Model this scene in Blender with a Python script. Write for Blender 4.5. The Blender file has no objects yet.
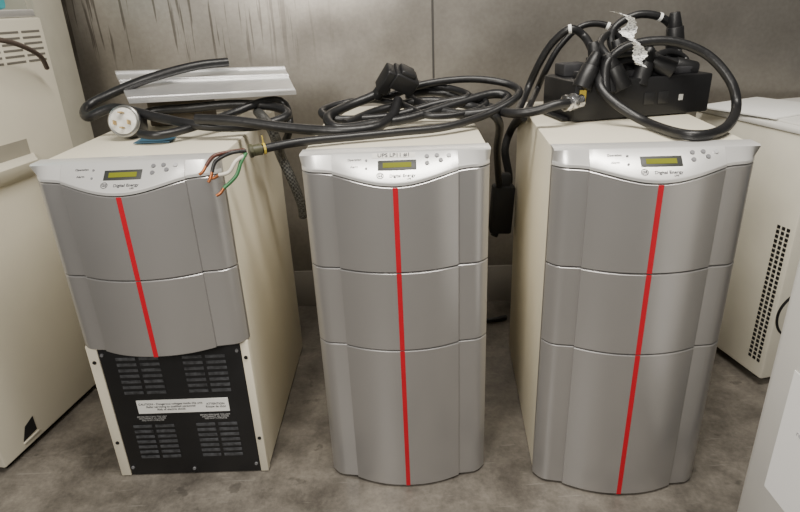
import bpy, bmesh, math
from mathutils import Vector, Matrix, Euler
C=bpy.context.collection
H=1.2; FPX=589.99; TH=0.4042; RO=-0.0432
F=Vector((0,math.cos(TH),-math.sin(TH)));R0=Vector((1,0,0));U0=Vector((0,math.sin(TH),math.cos(TH)))
R=math.cos(RO)*R0+math.sin(RO)*U0;U=-math.sin(RO)*R0+math.cos(RO)*U0
O=Vector((0,0,H))
def ray(u,v): return F+R*((u-400)/FPX)-U*((v-256)/FPX)
def atz(u,v,z):
    d=ray(u,v);return O+d*((z-H)/d.z)
def pt(u,v,y,zmin=.916):
    d=ray(u,v);p=O+d*(y/d.y)
    if p.z<zmin: p=atz(u,v,zmin)
    return p

# ---------------- materials
MC={}
def mat(name,col,rough=.5,metal=0.,var=.06,scale=12,bump=0.,bscale=200,spec=.5,emit=0):
    if name in MC: return MC[name]
    m=bpy.data.materials.new(name);m.use_nodes=True;nt=m.node_tree;N=nt.nodes;L=nt.links
    b=N['Principled BSDF'];b.inputs['Roughness'].default_value=rough;b.inputs['Metallic'].default_value=metal
    b.inputs['Specular IOR Level'].default_value=spec
    tc=N.new('ShaderNodeTexCoord');nz=N.new('ShaderNodeTexNoise');nz.inputs['Scale'].default_value=scale;nz.inputs['Detail'].default_value=4
    L.new(tc.outputs['Object'],nz.inputs['Vector'])
    cr=N.new('ShaderNodeValToRGB');cr.color_ramp.elements[0].position=.3;cr.color_ramp.elements[1].position=.7
    cr.color_ramp.elements[0].color=(*[c*(1-var) for c in col],1);cr.color_ramp.elements[1].color=(*[min(1,c*(1+var)) for c in col],1)
    L.new(nz.outputs['Fac'],cr.inputs['Fac']);L.new(cr.outputs['Color'],b.inputs['Base Color'])
    if emit:
        L.new(cr.outputs['Color'],b.inputs['Emission Color']);b.inputs['Emission Strength'].default_value=emit
    if bump:
        n2=N.new('ShaderNodeTexNoise');n2.inputs['Scale'].default_value=bscale;L.new(tc.outputs['Object'],n2.inputs['Vector'])
        bp=N.new('ShaderNodeBump');bp.inputs['Strength'].default_value=bump;bp.inputs['Distance'].default_value=.002
        L.new(n2.outputs['Fac'],bp.inputs['Height']);L.new(bp.outputs['Normal'],b.inputs['Normal'])
    MC[name]=m;return m
BEIGE=mat('beige_paint',(.72,.67,.54),.5,var=.03,scale=4,bump=.15,bscale=500)
BEIGE2=mat('cabinet_cream_paint',(.67,.63,.52),.5,var=.05,scale=3,bump=.1,bscale=400)
WHITE=mat('off_white_paint',(.74,.73,.69),.45,var=.03,scale=3)
GREY=mat('grey_bezel_plastic',(.45,.44,.435),.28,.66,var=.02,scale=5,bump=.05,bscale=900)
SILVER=mat('light_silver_plastic',(.74,.735,.72),.30,.45,var=.02,scale=5)
RED=mat('red_plastic',(.50,.004,.018),.35,var=.05)
BLACK=mat('black_paint',(.008,.008,.009),.45,var=.2,bump=.1)
RUBBER=mat('black_rubber',(.010,.010,.011),.40,var=.25,scale=30,bump=.3,bscale=90)
DARK=mat('dark_slot',(.025,.025,.028),.6,var=.3,scale=40)
SLOT=mat('vent_slot_grey',(.055,.057,.063),.5,var=.6,scale=60)
LCD=mat('lcd_olive',(.15,.16,.015),.6,var=.1,emit=.07,spec=.1)
FRAME=mat('display_bezel',(.03,.032,.03),.5)
INK=mat('printed_ink',(.05,.05,.06),.6)
INKW=mat('printed_white',(.40,.40,.40),.6)
PAPER=mat('white_paper',(.86,.86,.83),.7,var=.02)
ALU=mat('brushed_aluminium',(.76,.76,.76),.34,.75,var=.06,scale=20)
CHROME=mat('chrome',(.75,.75,.76),.2,1.)
NYLON=mat('white_nylon',(.62,.61,.56),.5,var=.2,scale=60)
BRASS=mat('brass',(.4,.28,.12),.35,.9)
GREEN=mat('green_wire',(.04,.16,.06),.4)
WIREW=mat('white_wire',(.66,.62,.54),.4)
COPPER=mat('copper',(.42,.15,.06),.35,.7)
BROWN=mat('brown_wire',(.09,.03,.02),.4)
YELLOW=mat('yellow_sticker',(.50,.38,.05),.5)
BLUE=mat('blue_tape',(.04,.11,.17),.6)
CYAN=mat('teal_plastic',(.06,.42,.48),.4)
TAN=mat('tan_board',(.10,.08,.055),.7,var=.15)
GLINE=mat('grey_button',(.45,.45,.46),.4)
BUTTON=mat('dark_button',(.16,.16,.17),.4)
VSH=mat('vent_shadow_grey',(.15,.14,.12),.6)
DULL=mat('dull_black_rubber',(.007,.007,.007),.8)

def braid():
    m=bpy.data.materials.new('braided_sleeve');m.use_nodes=True;nt=m.node_tree;N=nt.nodes;L=nt.links;b=N['Principled BSDF']
    tc=N.new('ShaderNodeTexCoord');ck=N.new('ShaderNodeTexChecker');ck.inputs['Scale'].default_value=170
    ck.inputs['Color1'].default_value=(.09,.09,.085,1);ck.inputs['Color2'].default_value=(.012,.012,.012,1)
    L.new(tc.outputs['Object'],ck.inputs['Vector']);L.new(ck.outputs['Color'],b.inputs['Base Color']);b.inputs['Roughness'].default_value=.45
    return m
BRAID=braid()

def wallmat():
    m=bpy.data.materials.new('galvanised_sheet_metal');m.use_nodes=True;nt=m.node_tree;N=nt.nodes;L=nt.links;b=N['Principled BSDF']
    tc=N.new('ShaderNodeTexCoord')
    n1=N.new('ShaderNodeTexNoise');n1.inputs['Scale'].default_value=1.7;n1.inputs['Detail'].default_value=7;n1.inputs['Roughness'].default_value=.6
    L.new(tc.outputs['Object'],n1.inputs['Vector'])
    r1=N.new('ShaderNodeValToRGB');r1.color_ramp.elements[0].position=.3;r1.color_ramp.elements[1].position=.72
    r1.color_ramp.elements[0].color=(.28,.258,.23,1);r1.color_ramp.elements[1].color=(.44,.415,.375,1)
    L.new(n1.outputs['Fac'],r1.inputs['Fac'])
    mp=N.new('ShaderNodeMapping');mp.inputs['Scale'].default_value=(75,75,3.2);L.new(tc.outputs['Object'],mp.inputs['Vector'])
    n2=N.new('ShaderNodeTexNoise');n2.inputs['Scale'].default_value=1;n2.inputs['Detail'].default_value=2;L.new(mp.outputs['Vector'],n2.inputs['Vector'])
    r2=N.new('ShaderNodeValToRGB');r2.color_ramp.elements[0].position=.58;r2.color_ramp.elements[1].position=.63
    r2.color_ramp.elements[0].color=(0,0,0,1);r2.color_ramp.elements[1].color=(1,1,1,1);L.new(n2.outputs['Fac'],r2.inputs['Fac'])
    sx=N.new('ShaderNodeSeparateXYZ');L.new(tc.outputs['Object'],sx.inputs['Vector'])
    mr=N.new('ShaderNodeMapRange');mr.inputs['From Min'].default_value=-.15;mr.inputs['From Max'].default_value=-.6;L.new(sx.outputs['X'],mr.inputs['Value'])
    mr2=N.new('ShaderNodeMapRange');mr2.inputs['From Min'].default_value=.98;mr2.inputs['From Max'].default_value=1.10;L.new(sx.outputs['Z'],mr2.inputs['Value'])
    mu=N.new('ShaderNodeMath');mu.operation='MULTIPLY';L.new(mr.outputs[0],mu.inputs[0]);L.new(mr2.outputs[0],mu.inputs[1])
    mu2=N.new('ShaderNodeMath');mu2.operation='MULTIPLY';L.new(mu.outputs[0],mu2.inputs[0]);L.new(r2.outputs['Color'],mu2.inputs[1])
    mu3=N.new('ShaderNodeMath');mu3.operation='MULTIPLY';mu3.inputs[1].default_value=.65;L.new(mu2.outputs[0],mu3.inputs[0])
    mx=N.new('ShaderNodeMix');mx.data_type='RGBA';L.new(mu3.outputs[0],mx.inputs['Factor']);L.new(r1.outputs['Color'],mx.inputs['A']);mx.inputs['B'].default_value=(.06,.048,.038,1)
    vz=N.new('ShaderNodeTexNoise');vz.inputs['Scale'].default_value=70;vz.inputs['Detail'].default_value=5;L.new(tc.outputs['Object'],vz.inputs['Vector'])
    mr3=N.new('ShaderNodeMapRange');mr3.inputs['To Min'].default_value=.84;mr3.inputs['To Max'].default_value=1.16;L.new(vz.outputs['Fac'],mr3.inputs['Value'])
    mm=N.new('ShaderNodeVectorMath');mm.operation='SCALE';L.new(mx.outputs['Result'],mm.inputs[0]);L.new(mr3.outputs[0],mm.inputs['Scale'])
    L.new(mm.outputs[0],b.inputs['Base Color'])
    b.inputs['Metallic'].default_value=.8
    rr=N.new('ShaderNodeMapRange');rr.inputs['To Min'].default_value=.24;rr.inputs['To Max'].default_value=.44;L.new(n1.outputs['Fac'],rr.inputs['Value']);L.new(rr.outputs[0],b.inputs['Roughness'])
    n3=N.new('ShaderNodeTexNoise');n3.inputs['Scale'].default_value=1.8;n3.inputs['Detail'].default_value=2;L.new(tc.outputs['Object'],n3.inputs['Vector'])
    bp=N.new('ShaderNodeBump');bp.inputs['Strength'].default_value=.45;bp.inputs['Distance'].default_value=.03;L.new(n3.outputs['Fac'],bp.inputs['Height']);L.new(bp.outputs['Normal'],b.inputs['Normal'])
    return m
WALL=wallmat()
def floormat():
    m=bpy.data.materials.new('stained_concrete');m.use_nodes=True;nt=m.node_tree;N=nt.nodes;L=nt.links;b=N['Principled BSDF']
    tc=N.new('ShaderNodeTexCoord')
    n1=N.new('ShaderNodeTexNoise');n1.inputs['Scale'].default_value=6;n1.inputs['Detail'].default_value=12;n1.inputs['Roughness'].default_value=.68;n1.inputs['Distortion'].default_value=.2
    L.new(tc.outputs['Object'],n1.inputs['Vector'])
    r1=N.new('ShaderNodeValToRGB');e=r1.color_ramp.elements;e[0].position=.32;e[0].color=(.065,.057,.048,1);e[1].position=.70;e[1].color=(.25,.226,.192,1)
    k=e.new(.5);k.color=(.145,.13,.111,1);L.new(n1.outputs['Fac'],r1.inputs['Fac'])
    n2=N.new('ShaderNodeTexNoise');n2.inputs['Scale'].default_value=85;n2.inputs['Detail'].default_value=6;n2.inputs['Roughness'].default_value=.65;L.new(tc.outputs['Object'],n2.inputs['Vector'])
    r2=N.new('ShaderNodeValToRGB');r2.color_ramp.elements[0].position=.32;r2.color_ramp.elements[1].position=.64
    r2.color_ramp.elements[0].color=(.80,.80,.80,1);r2.color_ramp.elements[1].color=(1.08,1.08,1.08,1);L.new(n2.outputs['Fac'],r2.inputs['Fac'])
    mx=N.new('ShaderNodeMix');mx.data_type='RGBA';mx.blend_type='MULTIPLY';mx.inputs['Factor'].default_value=1
    L.new(r1.outputs['Color'],mx.inputs['A']);L.new(r2.outputs['Color'],mx.inputs['B'])
    mp=N.new('ShaderNodeMapping');mp.inputs['Scale'].default_value=(5,60,1);mp.inputs['Rotation'].default_value=(0,0,.6);L.new(tc.outputs['Object'],mp.inputs['Vector'])
    n4=N.new('ShaderNodeTexNoise');n4.inputs['Scale'].default_value=1.5;n4.inputs['Detail'].default_value=5;L.new(mp.outputs['Vector'],n4.inputs['Vector'])
    r4=N.new('ShaderNodeValToRGB');r4.color_ramp.elements[0].position=.65;r4.color_ramp.elements[1].position=.72
    r4.color_ramp.elements[0].color=(0,0,0,1);r4.color_ramp.elements[1].color=(.4,.4,.4,1);L.new(n4.outputs['Fac'],r4.inputs['Fac'])
    m2=N.new('ShaderNodeMix');m2.data_type='RGBA';L.new(r4.outputs['Color'],m2.inputs['Factor']);L.new(mx.outputs['Result'],m2.inputs['A']);m2.inputs['B'].default_value=(.30,.28,.25,1)
    n5=N.new('ShaderNodeTexNoise');n5.inputs['Scale'].default_value=14;n5.inputs['Detail'].default_value=4;L.new(tc.outputs['Object'],n5.inputs['Vector'])
    r5=N.new('ShaderNodeValToRGB');r5.color_ramp.elements[0].position=.64;r5.color_ramp.elements[1].position=.68
    r5.color_ramp.elements[0].color=(0,0,0,1);r5.color_ramp.elements[1].color=(.5,.5,.5,1);L.new(n5.outputs['Fac'],r5.inputs['Fac'])
    m3=N.new('ShaderNodeMix');m3.data_type='RGBA';L.new(r5.outputs['Color'],m3.inputs['Factor']);L.new(m2.outputs['Result'],m3.inputs['A']);m3.inputs['B'].default_value=(.045,.04,.034,1)
    L.new(m3.outputs['Result'],b.inputs['Base Color'])
    rr=N.new('ShaderNodeMapRange');rr.inputs['To Min'].default_value=.28;rr.inputs['To Max'].default_value=.55;L.new(n1.outputs['Fac'],rr.inputs['Value']);L.new(rr.outputs[0],b.inputs['Roughness'])
    bp=N.new('ShaderNodeBump');bp.inputs['Strength'].default_value=.12;bp.inputs['Distance'].default_value=.003;L.new(n2.outputs['Fac'],bp.inputs['Height']);L.new(bp.outputs['Normal'],b.inputs['Normal'])
    return m
FLOOR=floormat()
def tagmat():
    m=bpy.data.materials.new('printed_tag_paper');m.use_nodes=True;nt=m.node_tree;N=nt.nodes;L=nt.links;b=N['Principled BSDF']
    tc=N.new('ShaderNodeTexCoord');mp=N.new('ShaderNodeMapping');mp.inputs['Scale'].default_value=(1,1,2.2);L.new(tc.outputs['Object'],mp.inputs['Vector'])
    br=N.new('ShaderNodeTexNoise');br.inputs['Scale'].default_value=170;L.new(mp.outputs['Vector'],br.inputs['Vector'])
    r=N.new('ShaderNodeValToRGB');r.color_ramp.elements[0].position=.54;r.color_ramp.elements[1].position=.60
    r.color_ramp.elements[0].color=(.80,.80,.77,1);r.color_ramp.elements[1].color=(.18,.18,.2,1);L.new(br.outputs['Fac'],r.inputs['Fac']);L.new(r.outputs['Color'],b.inputs['Base Color']);b.inputs['Roughness'].default_value=.6
    return m
TAGM=tagmat()

# ---------------- mesh helpers
def finish(name,me,m,parent=None,label=None,cat=None,smooth=30):
    if smooth:
        me.shade_smooth();me.set_sharp_from_angle(angle=math.radians(smooth))
    if m: me.materials.append(m)
    o=bpy.data.objects.new(name,me);C.objects.link(o)
    if parent: o.parent=parent
    if label:o['label']=label
    if cat:o['category']=cat
    return o
def empty(name,loc,yaw,label,cat):
    o=bpy.data.objects.new(name,None);C.objects.link(o);o.location=loc;o.rotation_euler=(0,0,yaw);o['label']=label;o['category']=cat;o.empty_display_size=.1
    return o
def bm_box(bm,x0,x1,y0,y1,z0,z1,M=None):
    g=bmesh.ops.create_cube(bm,size=1)
    T=Matrix.Translation(((x0+x1)/2,(y0+y1)/2,(z0+z1)/2))@Matrix.Diagonal((x1-x0,y1-y0,z1-z0,1))
    if M is not None:T=M@T
    bmesh.ops.transform(bm,matrix=T,verts=g['verts'])
def bm_cyl(bm,r1,r2,h,M,seg=24):
    g=bmesh.ops.create_cone(bm,cap_ends=True,segments=seg,radius1=r1,radius2=r2,depth=h);bmesh.ops.transform(bm,matrix=M,verts=g['verts'])
def tomesh(bm,name,bevel=0,segs=2):
    if bevel: bmesh.ops.bevel(bm,geom=[e for e in bm.edges if len(e.link_faces)==2 and e.calc_face_angle(0)>.5],offset=bevel,segments=segs,affect='EDGES',profile=.5)
    bmesh.ops.recalc_face_normals(bm,faces=bm.faces)
    me=bpy.data.meshes.new(name);bm.to_mesh(me);bm.free();return me
def boxes(name,lst,m,parent=None,bevel=.002,M=None,**k):
    bm=bmesh.new()
    for b in lst: bm_box(bm,*b,M=M)
    return finish(name,tomesh(bm,name,bevel),m,parent,**k)
def loft(name,secs,m,parent=None,**k):
    bm=bmesh.new();rows=[[bm.verts.new(p) for p in s] for s in secs];n=len(secs[0])
    for a,b in zip(rows,rows[1:]):
        for i in range(n):
            j=(i+1)%n;bm.faces.new((a[i],a[j],b[j],b[i]))
    bm.faces.new(rows[0]);bm.faces.new(rows[-1][::-1])
    return finish(name,tomesh(bm,name),m,parent,**k)
def crom(P,n):
    out=[]
    for i in range(len(P)-1):
        a=P[max(i-1,0)];b=P[i];c=P[i+1];d=P[min(i+2,len(P)-1)]
        for k in range(n):
            t=k/n;out.append(.5*((2*b)+(c-a)*t+(2*a-5*b+4*c-d)*t*t+(3*b-a-3*c+d)*t**3))
    out.append(P[-1]);return out
def tube_bm(bm,P,r,n=8,sides=12):
    P=crom([Vector(p) for p in P],n);rows=[];prev=None
    for i,p in enumerate(P):
        t=(P[min(i+1,len(P)-1)]-P[max(i-1,0)]).normalized()
        if prev is None: nrm=t.orthogonal().normalized()
        else: nrm=(prev-t*prev.dot(t)).normalized()
        prev=nrm;bn=t.cross(nrm)
        rows.append([bm.verts.new(p+r*(nrm*math.cos(2*math.pi*k/sides)+bn*math.sin(2*math.pi*k/sides))) for k in range(sides)])
    for a,b in zip(rows,rows[1:]):
        for k in range(sides):
            j=(k+1)%sides;bm.faces.new((a[k],a[j],b[j],b[k]))
    bm.faces.new(rows[0][::-1]);bm.faces.new(rows[-1])
def tube(name,P,r,m,parent=None,n=8,**k):
    bm=bmesh.new();tube_bm(bm,P,r,n);return finish(name,tomesh(bm,name),m,parent,smooth=50,**k)
def aim(p,d,up=Vector((0,0,1))):
    z=Vector(d).normalized();x=up.cross(z)
    if x.length<1e-3:x=Vector((1,0,0))
    x.normalize();y=z.cross(x);M=Matrix((x,y,z)).transposed().to_4x4();M.translation=Vector(p);return M
def text(name,s,size,M,m,parent,ext=.0004,sx=1.,off=0,**k):
    c=bpy.data.curves.new(name,'FONT');c.body=s;c.size=size;c.align_x='CENTER';c.align_y='CENTER';c.extrude=ext;c.offset=off
    o=bpy.data.objects.new('t',c);C.objects.link(o);bpy.context.view_layer.update()
    me=bpy.data.meshes.new_from_object(o);bpy.data.objects.remove(o);me.transform(M@Matrix.Diagonal((sx,1,1,1)));me.name=name;me.materials.clear()
    return finish(name,me,m,parent,smooth=0,**k)

# ---------------- setting
WY=2.288
def struct(o): o['kind']='structure';return o
struct(boxes('floor',[(-3.2,3.2,-1.5,2.36,-.05,0)],FLOOR,bevel=0,smooth=0))
WM=Matrix.Translation((0,WY,0))@Matrix.Rotation(-.035,4,'Z')
struct(boxes('wall_back',[(-3.2,3.2,0,.06,0,2.7)],WALL,bevel=0,smooth=0,M=WM))
struct(boxes('baseboard_back',[(-3.2,3.2,-.006,.0,0,.165)],mat('galvanised_trim',(.30,.28,.25),.45,.4,var=.15,scale=3),bevel=.001,M=WM))
struct(boxes('trim_1',[(.150,.158,-.003,.0,.165,2.7)],mat('panel_joint',(.07,.065,.06),.5,.3),bevel=0,M=WM))

# ---------------- UPS unit
HW=.21;SP=.138
def py(x):
    a=abs(x)
    if a<=SP: return -.031+.034*(a/SP)**2.2
    t=(a-SP)/(HW-SP);return .008+.010*t+.024*max(0,(t-.55)/.45)**2
def zl(x): return .8535-.0125*math.cos(math.pi*min(abs(x)/.175,1))
def xs():
    w=[.21,.207,.203,.197,.190,.180,.17,.155,.142,.1382];c=[.1378-.1378*i/14 for i in range(15)]
    w=w+c;return [-a for a in w]+[a for a in w[::-1][1:]]
XS=xs()
def bezel(name,z0,z1,parent,m=GREY):
    secs=[]
    for x in XS:
        y=py(x);zt=zl(x)-.003 if z1 is None else z1
        secs.append([(x,.056,z0),(x,y+.002,z0),(x,y,z0+.002),(x,y,zt-.002),(x,y+.002,zt),(x,.056,zt)])
    return loft(name,secs,m,parent,smooth=28)
def panelM(x,t,off=.0006):
    def P(x,t):
        a=Vector((x,py(x)+.002,zl(x)+.009));b=Vector((x,.026,.9005));return a.lerp(b,t)
    p=P(x,t);up=(P(x,t+.01)-p).normalized();rt=(P(x+.001,t)-P(x-.001,t)).normalized();rt=(rt-up*rt.dot(up)).normalized();n=rt.cross(up)
    M=Matrix((rt,up,n)).transposed().to_4x4();M.translation=p+n*off;return M
def ups(loc,yaw,label,open_bottom=False,tag=None):
    E=empty('power_supply_unit',loc,yaw,label,'power supply');E['group']='row of three power supply towers'
    boxes('housing',[(-.209,.208,.057,.690,.006,.900)],BEIGE,E,bevel=.005)
    secs=[]
    for x in XS:
        y=py(x);z=zl(x);secs.append([(x,.075,.9035),(x,.032,.9035),(x,.026,.9005),(x,y+.002,z+.009),(x,y,z+.006),(x,y,z),(x,.056,z),(x,.056,.901),(x,.075,.901)])
    cp=loft('control_panel',secs,SILVER,E,smooth=28,label='light silver control panel with small display')
    M=panelM(.005,.56,0)
    boxes('display_frame',[(-.042,.042,-.0130,.0130,-.001,.0012)],FRAME,cp,bevel=.0008,M=M)
    boxes('display_screen',[(-.031,.031,-.0062,.0062,.0,.0018)],LCD,cp,bevel=0,M=M,label='olive backlit display screen')
    for bx,t in ((.070,.80),(.092,.80),(.070,.52),(.100,.55),(.118,.74)):
        bm=bmesh.new();bm_cyl(bm,.0052,.0046,.003,panelM(bx,t,.001),16)
        finish('button',tomesh(bm,'button'),BUTTON if bx!=.118 else GLINE,cp)
    for bx,t,s in ((-.088,.72,'Operation'),(-.088,.40,'Alarm')):
        text('printed_caption',s,.0072,panelM(bx,t),INK,cp)
        bm=bmesh.new();bm_cyl(bm,.0026,.0024,.002,panelM(bx+.026,t,.001),10);finish('indicator_light',tomesh(bm,'indicator_light'),BUTTON,cp)
    M=panelM(-.032,.19)
    bm=bmesh.new()
    def ring(r0,r1,n=24):
        vi=[];
        for k in range(n):
            a=2*math.pi*k/n;vi.append((bm.verts.new(M@Vector((r0*math.cos(a),r0*math.sin(a),.0004))),bm.verts.new(M@Vector((r1*math.cos(a),r1*math.sin(a),.0004)))))
        for k in range(n):
            a,b=vi[k];c,d=vi[(k+1)%n];bm.faces.new((a,b,d,c))
    ring(.0064,.0077)
    finish('emblem_ring',tomesh(bm,'emblem_ring'),INK,cp)
    text('emblem_letters','GE',.0085,M,INK,cp,off=.0001)
    text('printed_caption','Digital Energy',.0100,panelM(.016,.19),INK,cp,off=.0001)
    text('printed_caption','UPS',.0055,panelM(.030,.06),INK,cp)
    pieces=[('upper_front_panel',.6370,None),('middle_front_panel',.4305,.6345)]
    if not open_bottom: pieces.append(('lower_front_panel',.006,.428))
    for nm,z0,z1 in pieces:
        b=bezel(nm,z0,z1,E)
        zt=zl(0)-.004 if z1 is None else z1-.0005
        boxes('red_stripe',[(-.0055,.0055,-.0318,-.025,z0+.0005,zt)],RED,b,bevel=0)
    for sx in(-.17,.17):
        for sy in(.10,.60):
            bm=bmesh.new();bm_cyl(bm,.018,.022,.006,Matrix.Translation((sx,sy,.003)),16);finish('foot',tomesh(bm,'foot'),BLACK,E)
    if open_bottom:
        v=boxes('vent_panel',[(-.181,.186,.036,.058,.003,.429)],BLACK,E,bevel=.002,label='black steel vent panel exposed below the fascia')
        boxes('front_frame',[(-.209,-.1815,.034,.058,.003,.429)],BEIGE,E,bevel=.002)
        boxes('front_frame',[(.1865,.208,.034,.058,.003,.429)],BEIGE,E,bevel=.002)
        Y=.0345
        for cx,cz in((-.084,.333),(.088,.333),(-.084,.118),(.088,.118)):
            L=[]
            for r in range(7):
                for c in range(2):
                    x0=cx-.056+c*.060;z0=cz-.056+r*.0175
                    L.append((x0,x0+.051,Y,Y+.002,z0,z0+.0085))
            boxes('vent_grille',L,SLOT,v,bevel=0,smooth=0)
        lb=boxes('printed_label',[(-.115,.130,Y-.0005,Y+.002,.214,.256)],PAPER,v,bevel=0,label='white printed warning label')
        TM=lambda x,z,y=Y-.0009:Matrix.Translation((x,y,z))@Matrix.Rotation(math.pi/2,4,'X')
        text('label_print','CAUTION - Dangerous voltages inside this unit\nRefer servicing to qualified personnel\nRisk of electric shock',.0088,TM(-.025,.235),INK,lb)
        text('label_print','ATTENTION\nRisque de choc',.0088,TM(.095,.235),INK,lb)
        for cx in(-.083,.088):
            text('panel_print','BEFORE SERVICING THIS UNIT\nDISCONNECT ALL POWER\nAND WAIT 5 MINUTES',.0060,TM(cx,.196,Y+.001),INKW,v)
        for sx,sz in((-.172,.40),(-.172,.03),(.176,.40),(.176,.03),(0,.020)):
            bm=bmesh.new();bm_cyl(bm,.005,.004,.004,Matrix.Translation((sx,Y,sz))@Matrix.Rotation(math.pi/2,4,'X'),12);finish('screw',tomesh(bm,'screw'),BUTTON,v)
        for sx in(-.195,.197):
            for sz in (.38,.12):
                bm=bmesh.new();bm_cyl(bm,.005,.005,.003,Matrix.Translation((sx,.033,sz))@Matrix.Rotation(math.pi/2,4,'X'),12);finish('screw',tomesh(bm,'screw'),BLACK,E)
    if tag:
        tp=boxes('marker_tape',[(-.047,.047,-.0065,.0065,-.0005,.0006)],mat('masking_tape',(.70,.68,.63),.6),cp,bevel=0,M=panelM(-.002,.905,0))
        text('marker_writing',tag,.0135,panelM(-.002,.905,.0010),INK,tp,off=.0002)
    return E
ups((-.6045,1.268,0),-.0135,'grey and beige power supply tower with exposed black vent panel',True)
ups((-.0029,1.250,0),-.0313,'grey-fronted power supply tower with marker writing on top',False,'UPS LP11 #1')
ups((.5432,1.188,0),-.0843,'grey-fronted power supply tower carrying a black socket box')

# ---------------- left cabinet
LE=empty('equipment_cabinet',(-1.155,1.334,0),0,'tall cream steel cabinet with vent slots and pull recess','cabinet')
LE.rotation_euler=(0,0,-math.atan2(.110,.590))
boxes('cabinet_body',[(-.60,0,0,.60,.02,1.205)],BEIGE2,LE,bevel=.006)
boxes('cabinet_lid',[(-.60,-.008,.0,.59,1.207,1.228)],ALU,LE,bevel=.003)
boxes('plinth',[(-.58,-.02,.02,.58,.0,.021)],BLACK,LE,bevel=0)
L=[]
for r in range(6):
    for c in range(3): L.append((-.001,.001,.34+c*.084,.34+c*.084+.072,1.085+r*.016,1.085+r*.016+.006))
boxes('vent_grille',L,VSH,LE,bevel=0,smooth=0)
secs=[]
for y,d in((.16,.002),(.19,.030),(.40,.030),(.43,.002)):
    secs.append([(-.002,y,.77),(d*.6,y,.785),(d,y,.80),(d+.004,y,.822),(d-.002,y,.830),(-.002,y,.836)])
loft('pull_handle',secs,BEIGE2,LE)
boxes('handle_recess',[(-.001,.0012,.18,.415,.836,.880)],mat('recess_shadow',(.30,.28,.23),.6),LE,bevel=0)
secs=[[(x,.080,.048),(x,.135,.052),(x,.135,.100),(x,.100,.088)] for x in(-.001,.0015)]
loft('cable_opening',secs,BLACK,LE)
boxes('opening_lip',[(0,.004,.078,.140,.040,.046)],BEIGE2,LE,bevel=.001)
tube('hanging_cable',[pt(-25,40,1.60),pt(0,40,1.66),pt(22,46,1.73),pt(40,56,1.80),pt(47,68,1.84)],.007,mat('brown_cable',(.07,.05,.04),.5),label='dark cable draped over the cream cabinet side',cat='cable')
TB=boxes('teal_case',[(-.42,-.03,.15,.52,1.2285,1.40)],CYAN,bevel=.012,label='teal plastic case resting on tall cream cabinet',cat='case')
TB.location=LE.location;TB.rotation_euler=LE.rotation_euler
boxes('case_latch',[(-.0295,-.020,.30,.36,1.28,1.32)],WHITE,TB,bevel=.002)
BE=empty('storage_cabinet',(-1.13,2.06,0),0,'pale cream storage cabinet standing beside metal wall','cabinet')
boxes('cabinet_body',[(-.50,0,0,.18,0,1.75)],mat('pale_cream',(.50,.48,.40),.5),BE,bevel=.006)
boxes('cabinet_door',[(-.46,-.02,-.006,.0,.10,1.70)],mat('pale_cream',(.50,.48,.40)),BE,bevel=.002)

# ---------------- right cabinets
RE=empty('perforated_cabinet',(1.152,1.585,0),.20,'beige steel cabinet with perforated vent strip on its side','cabinet')
boxes('cabinet_body',[(0,.55,0,.50,.03,.815)],mat('pale_beige_paint',(.70,.67,.57),.5,var=.03),RE,bevel=.008)
boxes('cabinet_lid',[(-.004,.55,-.004,.50,.816,.832)],WHITE,RE,bevel=.004)
L=[]
for r in range(30):
    for c in range(3): L.append((-.0015,.001,.018+c*.018,.018+c*.018+.011,.085+r*.0155,.085+r*.0155+.010))
boxes('perforated_vent',L,BLACK,RE,bevel=0,smooth=0)
for y in(.06,.44):
    for x in(.06,.49):
        bm=bmesh.new();bm_cyl(bm,.025,.025,.032,Matrix.Translation((x,y,.016)),16);finish('foot',tomesh(bm,'foot'),BLACK,RE)
def loose(x0,x1,y0,y1,z,a,m,lab,name,cat):
    o=boxes(name,[(x0,x1,y0,y1,0,.006)],m,bevel=.001,label=lab,cat=cat);o.location=(1.152,1.585,z);o.rotation_euler=(0,0,.20+a);return o
loose(.02,.45,.06,.34,.8325,-.05,WHITE,'flat white tray lying on beige cabinet','white_tray','tray')
loose(.05,.35,.16,.44,.839,.22,PAPER,'sheet of white paper on beige cabinet','paper_sheet','paper')
tube('loose_cable',[Vector((1.32,1.60,.838)),Vector((1.27,1.53,.82)),Vector((1.22,1.48,.70)),pt(812,288,1.45,.1),pt(793,296,1.46,.1),pt(780,310,1.47,.1),pt(777,325,1.48,.1),pt(784,335,1.48,.1),pt(806,340,1.46,.1)],.0038,RUBBER,label='thin black cable hanging down over beige cabinet',cat='cable')
WE=empty('white_cabinet',(.775,1.055,0),0,'white cabinet with a printed sheet taped on','cabinet')
boxes('cabinet_body',[(0,.5,-.65,0,.02,.93)],mat('bright_white_paint',(.74,.73,.69),.4,var=.02),WE,bevel=.025)
boxes('plinth',[(.02,.48,-.63,-.02,0,.021)],BLACK,WE,bevel=0)
ps=boxes('paper_sheet',[(-.0015,-.0005,-.36,-.08,.20,.50)],mat('bright_paper',(.96,.96,.95),.7,var=.01),WE,bevel=0,label='white printed paper sheet taped flat')
text('sheet_print','\n'.join(['NOTICE','Tested and','ready for use']),.016,Matrix.Translation((-.0019,-.17,.40))@Matrix.Rotation(-math.pi/2,4,'Z')@Matrix.Rotation(math.pi/2,4,'X'),mat('faded_ink',(.45,.45,.47),.6),ps)

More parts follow.
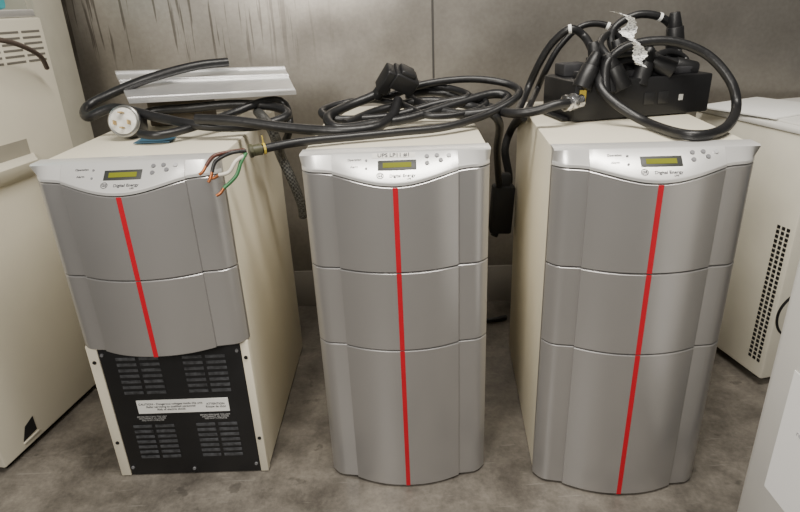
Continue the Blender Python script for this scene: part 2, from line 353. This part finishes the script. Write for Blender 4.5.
# ---------------- things on unit 1
def quadplate(name,q,th,m,parent=None,ridges=(),**k):
    q=[Vector(p) for p in q];n=(q[1]-q[0]).cross(q[3]-q[0]).normalized()
    bm=bmesh.new()
    def slab(a,b,c,d,t0,t1):
        vs=[bm.verts.new(p+n*t0) for p in(a,b,c,d)]+[bm.verts.new(p+n*t1) for p in(a,b,c,d)]
        for f in((3,2,1,0),(4,5,6,7),(0,1,5,4),(1,2,6,5),(2,3,7,6),(3,0,4,7)): bm.faces.new([vs[i] for i in f])
    slab(*q,0,th)
    for s,w,hh in ridges:
        a=q[0].lerp(q[3],s);b=q[1].lerp(q[2],s);c=q[1].lerp(q[2],s+w);d=q[0].lerp(q[3],s+w);slab(a,b,c,d,th,th+hh)
    return finish(name,tomesh(bm,name,.0006),m,parent,**k)
quadplate('aluminium_plate',[(-.70,1.61,.984),(-.262,1.65,.984),(-.322,1.86,1.024),(-.83,1.86,1.031)],.008,ALU,ridges=((.0,.025,.003),(.10,.012,.002),(.62,.38,.005),(.66,.02,.008),(.96,.04,.010)),label='bright aluminium tray lying on coiled cables',cat='metal plate')
boxes('component_box',[(-.70,-.54,1.72,1.84,.903,.972)],TAN,bevel=.004,label='small dark box under the aluminium tray',cat='box')
boxes('blue_tape',[(-.655,-.565,1.48,1.535,.9035,.906)],BLUE,bevel=0,label='flat piece of blue tape on beige top',cat='tape')
plugC=Vector((-.695,1.55,.948));pd=Vector((.0,-.92,.30)).normalized()
ca=tube('power_cable',[plugC-pd*.08,pt(150,112,1.68),pt(190,108,1.68),pt(235,104,1.68),pt(275,107,1.66),pt(287,116,1.6),pt(255,126,1.55),pt(205,126,1.52),pt(160,118,1.56),pt(115,108,1.60),pt(88,117,1.60),pt(87,107,1.66),pt(110,94,1.70),pt(150,78,1.72),pt(195,66,1.76),pt(228,62,1.80)],.0125,RUBBER,label='thick black coiled power cable with white-faced round plug',cat='cable')
bm=bmesh.new();bm_cyl(bm,.040,.041,.045,aim(plugC-pd*.024,pd),28);bm_cyl(bm,.022,.038,.045,aim(plugC-pd*.068,pd),28)
pl=finish('plug_body',tomesh(bm,'plug_body',.002),BLACK,ca)
bm=bmesh.new();bm_cyl(bm,.0345,.0335,.012,aim(plugC+pd*.005,pd),28);finish('plug_face',tomesh(bm,'plug_face',.001),NYLON,pl,label='white nylon plug face')
bm=bmesh.new();g=aim(plugC+pd*.005,pd);tube_bm(bm,[g@Vector((.037*math.cos(a*math.pi/12),.037*math.sin(a*math.pi/12),0)) for a in range(25)],.0045,3,8);finish('plug_rim',tomesh(bm,'plug_rim'),mat('dull_metal_rim',(.35,.35,.34),.3,.9),pl,label='dull metal plug rim')
Mp=aim(plugC+pd*.011,pd)
for k,(rx,ry,w,hh) in enumerate(((0,.020,.011,.003),(.018,-.005,.003,.011),(-.018,-.005,.003,.011),(0,-.018,.008,.003))):
    boxes('plug_blade',[(rx-w/2,rx+w/2,ry-hh/2,ry+hh/2,0,.016)],BRASS,pl,bevel=0,M=Mp)
tube('power_cable',[pt(196,119,1.50),pt(235,121,1.48),pt(290,128,1.45),pt(340,131,1.42),pt(375,127,1.44),pt(392,116,1.5),pt(398,100,1.56)],.0125,RUBBER,label='thick black cable bridging two towers',cat='cable')
tube('power_cable',[pt(140,134,1.48),pt(160,135,1.47),pt(190,128,1.52),pt(230,114,1.62),pt(265,101,1.68),pt(284,103,1.70),pt(290,125,1.66,.3),pt(286,140,1.68,.3)],.0105,RUBBER,label='black cable slipping behind the aluminium tray',cat='cable')
cc=tube('power_cable',[pt(262,149,1.34,.9),pt(300,142,1.38),pt(350,137,1.39),pt(400,132,1.41),pt(445,127,1.44),pt(485,115,1.50),pt(512,101,1.54),pt(519,91,1.58),pt(505,83,1.62),pt(470,79,1.64),pt(425,84,1.64),pt(385,97,1.62),pt(345,103,1.60),pt(322,111,1.54),pt(336,119,1.50),pt(390,116,1.52),pt(435,104,1.56),pt(468,97,1.58),pt(452,89,1.64),pt(418,84,1.68)],.0098,RUBBER,label='black cable with stripped end showing coloured wires',cat='cable')
e0=pt(262,149,1.34,.9);e1=pt(240,153,1.32,.9)
bm=bmesh.new();bm_cyl(bm,.013,.013,.03,aim(e0.lerp(e1,.3),e1-e0),16);bm_cyl(bm,.016,.016,.008,aim(e0.lerp(e1,.5),e1-e0),8)
finish('cable_sleeve',tomesh(bm,'cable_sleeve',.001),mat('olive_sleeve',(.06,.06,.03),.5),cc)
bm=bmesh.new();bm_cyl(bm,.0135,.0135,.005,aim(e0.lerp(e1,-.1),e1-e0),12);bm_box(bm,-.002,.002,.010,.030,-.001,.001,M=aim(e0.lerp(e1,-.1),e1-e0))
finish('cable_tie',tomesh(bm,'cable_tie'),YELLOW,cc)
for nm,m,pts in(('green_wire',GREEN,[(246,153,1.32),(241,162,1.30),(236,176,1.29),(224,188,1.28)]),('black_wire',RUBBER,[(246,151,1.32),(231,153,1.30),(216,161,1.29),(212,172,1.28)]),('white_wire',WIREW,[(246,155,1.32),(236,161,1.29),(229,172,1.28),(219,175,1.28)]),('brown_wire',BROWN,[(245,150,1.32),(229,152,1.31),(214,156,1.29),(206,166,1.28)])):
    P=[pt(u,v,y-.03,.5) for u,v,y in pts]
    w=tube(nm,P,.0042,m,cc);d=(P[-1]-P[-2]).normalized();tube('copper_tip',[P[-1],P[-1]+d*.012+Vector((0,0,-.003)),P[-1]+d*.024],.0034,COPPER,w)
tube('braided_cable',[pt(258,112,1.68),pt(272,130,1.66),pt(281,156,1.64,.1),pt(292,180,1.65,.1),pt(301,203,1.67,.1),pt(303,216,1.69,.1)],.014,BRAID,label='dark braided cable hanging between two towers',cat='cable')

# ---------------- things on unit 2
cd_=tube('power_cable',[pt(388,88,1.60),pt(368,98,1.57),pt(348,106,1.54),pt(328,117,1.48),pt(338,128,1.43),pt(372,124,1.47),pt(410,118,1.50),pt(455,104,1.56),pt(492,94,1.60),pt(508,98,1.58),pt(492,110,1.52),pt(458,114,1.52),pt(422,104,1.58),pt(410,95,1.64),pt(440,92,1.66),pt(478,104,1.60),pt(510,113,1.50),pt(535,111,1.47),pt(556,105,1.46),pt(568,103,1.47)],.012,RUBBER,label='thick black cable looped on tower with angled plug',cat='cable')
pc=pt(401,80,1.57)
Mx=Matrix.Translation(pc)@Euler((.50,.45,.35)).to_matrix().to_4x4()@Matrix.Scale(.95,4)
bm=bmesh.new();bm_box(bm,-.030,.040,-.030,.032,-.022,.026,M=Mx);bm_box(bm,-.052,-.020,-.024,.026,-.050,.020,M=Mx);bm_box(bm,-.018,.026,-.022,.024,.020,.036,M=Mx)
bm_cyl(bm,.017,.014,.035,Mx@Matrix.Translation((-.037,0,-.060)),16)
finish('angled_plug',tomesh(bm,'angled_plug',.005,3),BLACK,cd_)
tube('power_cable',[pt(340,112,1.56),pt(362,100,1.62),pt(400,104,1.58),pt(430,116,1.50),pt(470,112,1.52),pt(486,102,1.58),pt(460,94,1.64),pt(420,92,1.66)],.0085,RUBBER,label='thinner black cable crossing the coil on tower',cat='cable')
co_=tube('power_cable',[pt(345,124,1.46),pt(380,110,1.56),pt(425,101,1.60),pt(470,106,1.57),pt(498,120,1.60),pt(497,150,1.74,.3),pt(499,185,1.84,.3)],.011,RUBBER,label='black cable dropping into gap between towers',cat='cable')
kc=pt(501,208,1.86,.1)
boxes('inline_connector',[(-.034,.038,-.025,.025,-.085,.080),(-.018,.022,-.015,.015,.07,.12)],DULL,co_,bevel=.008,M=Matrix.Translation(kc)@Matrix.Rotation(.06,4,'Y'))
tube('power_cable',[pt(524,114,1.80),pt(512,128,1.96,.3),pt(505,150,1.98,.3),pt(509,180,1.99,.3),pt(503,212,1.99,.3),pt(494,236,1.98,.2)],.013,DULL,label='black cable hanging behind two towers',cat='cable')
tube('floor_cable',[Vector((.30,2.10,.010)),Vector((.35,2.08,.012)),Vector((.42,2.1,.012))],.010,RUBBER,label='black cable end on concrete floor by wall',cat='cable')

# ---------------- socket box on unit 3
PBL=(.628,1.64,.904);PBY=.18
PB=empty('socket_box',PBL,PBY,'black metal power socket box with plugs on top','power strip')
boxes('box_body',[(-.192,.192,-.095,.095,0,.098)],BLACK,PB,bevel=.005)
for s in(-1,1): boxes('mounting_flange',[(s*.200-.01,s*.200+.01,-.07,.07,.0,.006)],BLACK,PB,bevel=.001)
for i in range(4):
    x=-.13+i*.085;boxes('socket',[(x-.030,x+.030,-.070,-.01,.098,.116)],DARK,PB,bevel=.003)
for i,q in enumerate(((-.17,-.10),(-.08,-.02),(.01,.07),(.10,.17))):
    boxes('socket_cover',[(q[0],q[1],.02,.08,.098,.130+.010*(i%2))],DARK,PB,bevel=.004)
for x in(.0,.04): boxes('breaker_switch',[(x,x+.03,-.097,-.094,.03,.06)],mat('switch_black',(.015,.015,.016),.35),PB,bevel=.001)
boxes('warning_sticker',[(-.180,-.162,-.0962,-.0948,.050,.078)],YELLOW,PB,bevel=0)
boxes('rating_sticker',[(.10,.112,-.0962,-.0948,.035,.050)],mat('dull_sticker',(.4,.4,.38),.6),PB,bevel=0)
bm=bmesh.new()
gp=pt(573,102,1.49);gd=Vector((1,.35,.03)).normalized();MI=(Matrix.Translation(PBL)@Matrix.Rotation(PBY,4,'Z')).inverted()
bm_cyl(bm,.022,.022,.018,MI@aim(gp,gd),6);bm_cyl(bm,.017,.017,.05,MI@aim(gp,gd),20);bm_cyl(bm,.020,.020,.01,MI@aim(gp-gd*.02,gd),20)
finish('cable_gland',tomesh(bm,'cable_gland',.001),CHROME,PB,label='chrome cable gland')
def plug(parent,p,d,ring=True,s=1.3):
    bm=bmesh.new();d=Vector(d).normalized();p=Vector(p)
    bm_cyl(bm,.017*s,.019*s,.045*s,aim(p,d),16);bm_cyl(bm,.010*s,.015*s,.03*s,aim(p-d*.036*s,d),16)
    finish('plug',tomesh(bm,'plug',.002),BLACK,parent)
def pcable(pts,r,lab,plugs=(),bands=()):
    Q=[pt(*p) for p in pts];o=tube('power_cable',Q,r,RUBBER,label=lab,cat='cable')
    for q in plugs: plug(o,*q)
    for i in bands:
        bm=bmesh.new();bm_cyl(bm,r+.0012,r+.0012,.008,aim(Q[i],Q[i+1]-Q[i-1]),14);finish('white_marker_band',tomesh(bm,'b'),PAPER,o)
    return o
pcable([(600,72,1.60),(592,50,1.62),(584,36,1.66),(570,29,1.66),(553,42,1.68),(540,62,1.70),(528,88,1.72),(518,112,1.76)],.0105,'black cable arching out of the socket box',[(pt(598,68,1.60),(.25,-.2,-1),False)],(3,))
pcable([(628,66,1.62),(612,46,1.66),(614,28,1.70),(636,15,1.70),(660,17,1.70),(673,30,1.70),(680,62,1.66)],.0105,'black jumper cable between two box sockets',[(pt(624,64,1.62),(.4,-.2,-1),False),(pt(675,38,1.69),(.15,0,-1),False)],(4,))
pcable([(655,68,1.66),(636,46,1.72),(608,26,1.76),(582,26,1.76),(560,46,1.76),(546,70,1.76),(536,92,1.78),(524,118,1.82)],.009,'thin black cable arching behind the socket box',[(pt(652,64,1.66),(.5,.1,-1),False)],(2,))
pcable([(606,92,1.50),(607,64,1.52),(628,46,1.54),(668,41,1.54),(706,54,1.52),(731,82,1.48),(736,110,1.44),(722,130,1.4),(688,135,1.4),(648,123,1.42),(616,104,1.46),(600,86,1.50),(606,70,1.54),(628,60,1.58),(650,66,1.60)],.0115,'thick black cable in a large open loop',[(pt(608,82,1.53),(0.1,-.3,-1),False)])
pcable([(580,90,1.52),(588,70,1.54),(610,57,1.56),(640,54,1.58),(664,64,1.60),(690,70,1.62)],.0105,'short black cable lying over the socket box',[(pt(586,78,1.53),(-.5,-.3,-1),False),(pt(684,68,1.62),(1,0,-.3),False)])
pcable([(622,86,1.50),(612,62,1.56),(600,44,1.62),(612,34,1.70),(630,50,1.70),(645,70,1.62)],.0095,'black cable tangled above the socket box',[(pt(618,78,1.52),(.5,-.2,-1),False)])
pcable([(640,76,1.56),(650,60,1.60),(668,52,1.64),(684,58,1.66),(690,72,1.62)],.0095,'short black cable hooped between box sockets',[(pt(642,74,1.57),(-.3,-.2,-1),False),(pt(662,66,1.58),(.8,-.2,-.4),False)])
bm=bmesh.new();P=[(616,13,1.50),(628,16,1.47),(632,26,1.49),(627,35,1.47),(636,43,1.46),(641,52,1.475),(637,60,1.46),(642,66,1.45)]
cen=crom([pt(*p) for p in P],8);row=[]
for i,c in enumerate(cen):
    w=.0145+.002*math.sin(i*1.7);dy=.012*math.sin(i*.35)+.003*math.sin(i*1.9);row.append((bm.verts.new(c+Vector((-w,dy,.005))),bm.verts.new(c+Vector((0,dy*.3,0))),bm.verts.new(c+Vector((w,-dy*.5,-.005)))))
for a,b in zip(row,row[1:]): bm.faces.new((a[0],a[1],b[1],b[0]));bm.faces.new((a[1],a[2],b[2],b[1]))
tg=finish('paper_tag',tomesh(bm,'paper_tag'),TAGM,label='long curled white paper tag hanging on black cables',cat='tag',smooth=50)

# ---------------- lights
def area(loc,size,sy,e,rot,col=(1,.95,.865)):
    l=bpy.data.lights.new('ceiling_and_fill_light','AREA');l.shape='RECTANGLE';l.size=size;l.size_y=sy;l.energy=e;l.color=col
    o=bpy.data.objects.new('ceiling_and_fill_light',l);C.objects.link(o);o.location=loc;o.rotation_euler=rot;return o
area((.3,.8,2.6),1.5,.35,64,(math.radians(8),0,0))
fill_light=area((-.9,-.7,1.9),.6,.8,48,(0,0,0))  # fill lamp added behind the camera, for wall sheen and gradients on fronts
fill_light.rotation_euler=(Vector((.1,1.4,.6))-fill_light.location).to_track_quat('-Z','Y').to_euler()
w=bpy.data.worlds.new('w');bpy.context.scene.world=w;w.use_nodes=True
w.node_tree.nodes['Background'].inputs[0].default_value=(1,.97,.91,1);w.node_tree.nodes['Background'].inputs[1].default_value=.15

cd=bpy.data.cameras.new('camera');co=bpy.data.objects.new('camera',cd);C.objects.link(co)
co.matrix_world=Matrix(((R.x,U.x,-F.x,0),(R.y,U.y,-F.y,0),(R.z,U.z,-F.z,H),(0,0,0,1)))
cd.sensor_width=36;cd.lens=FPX/800*36;cd.clip_start=.05;bpy.context.scene.camera=co
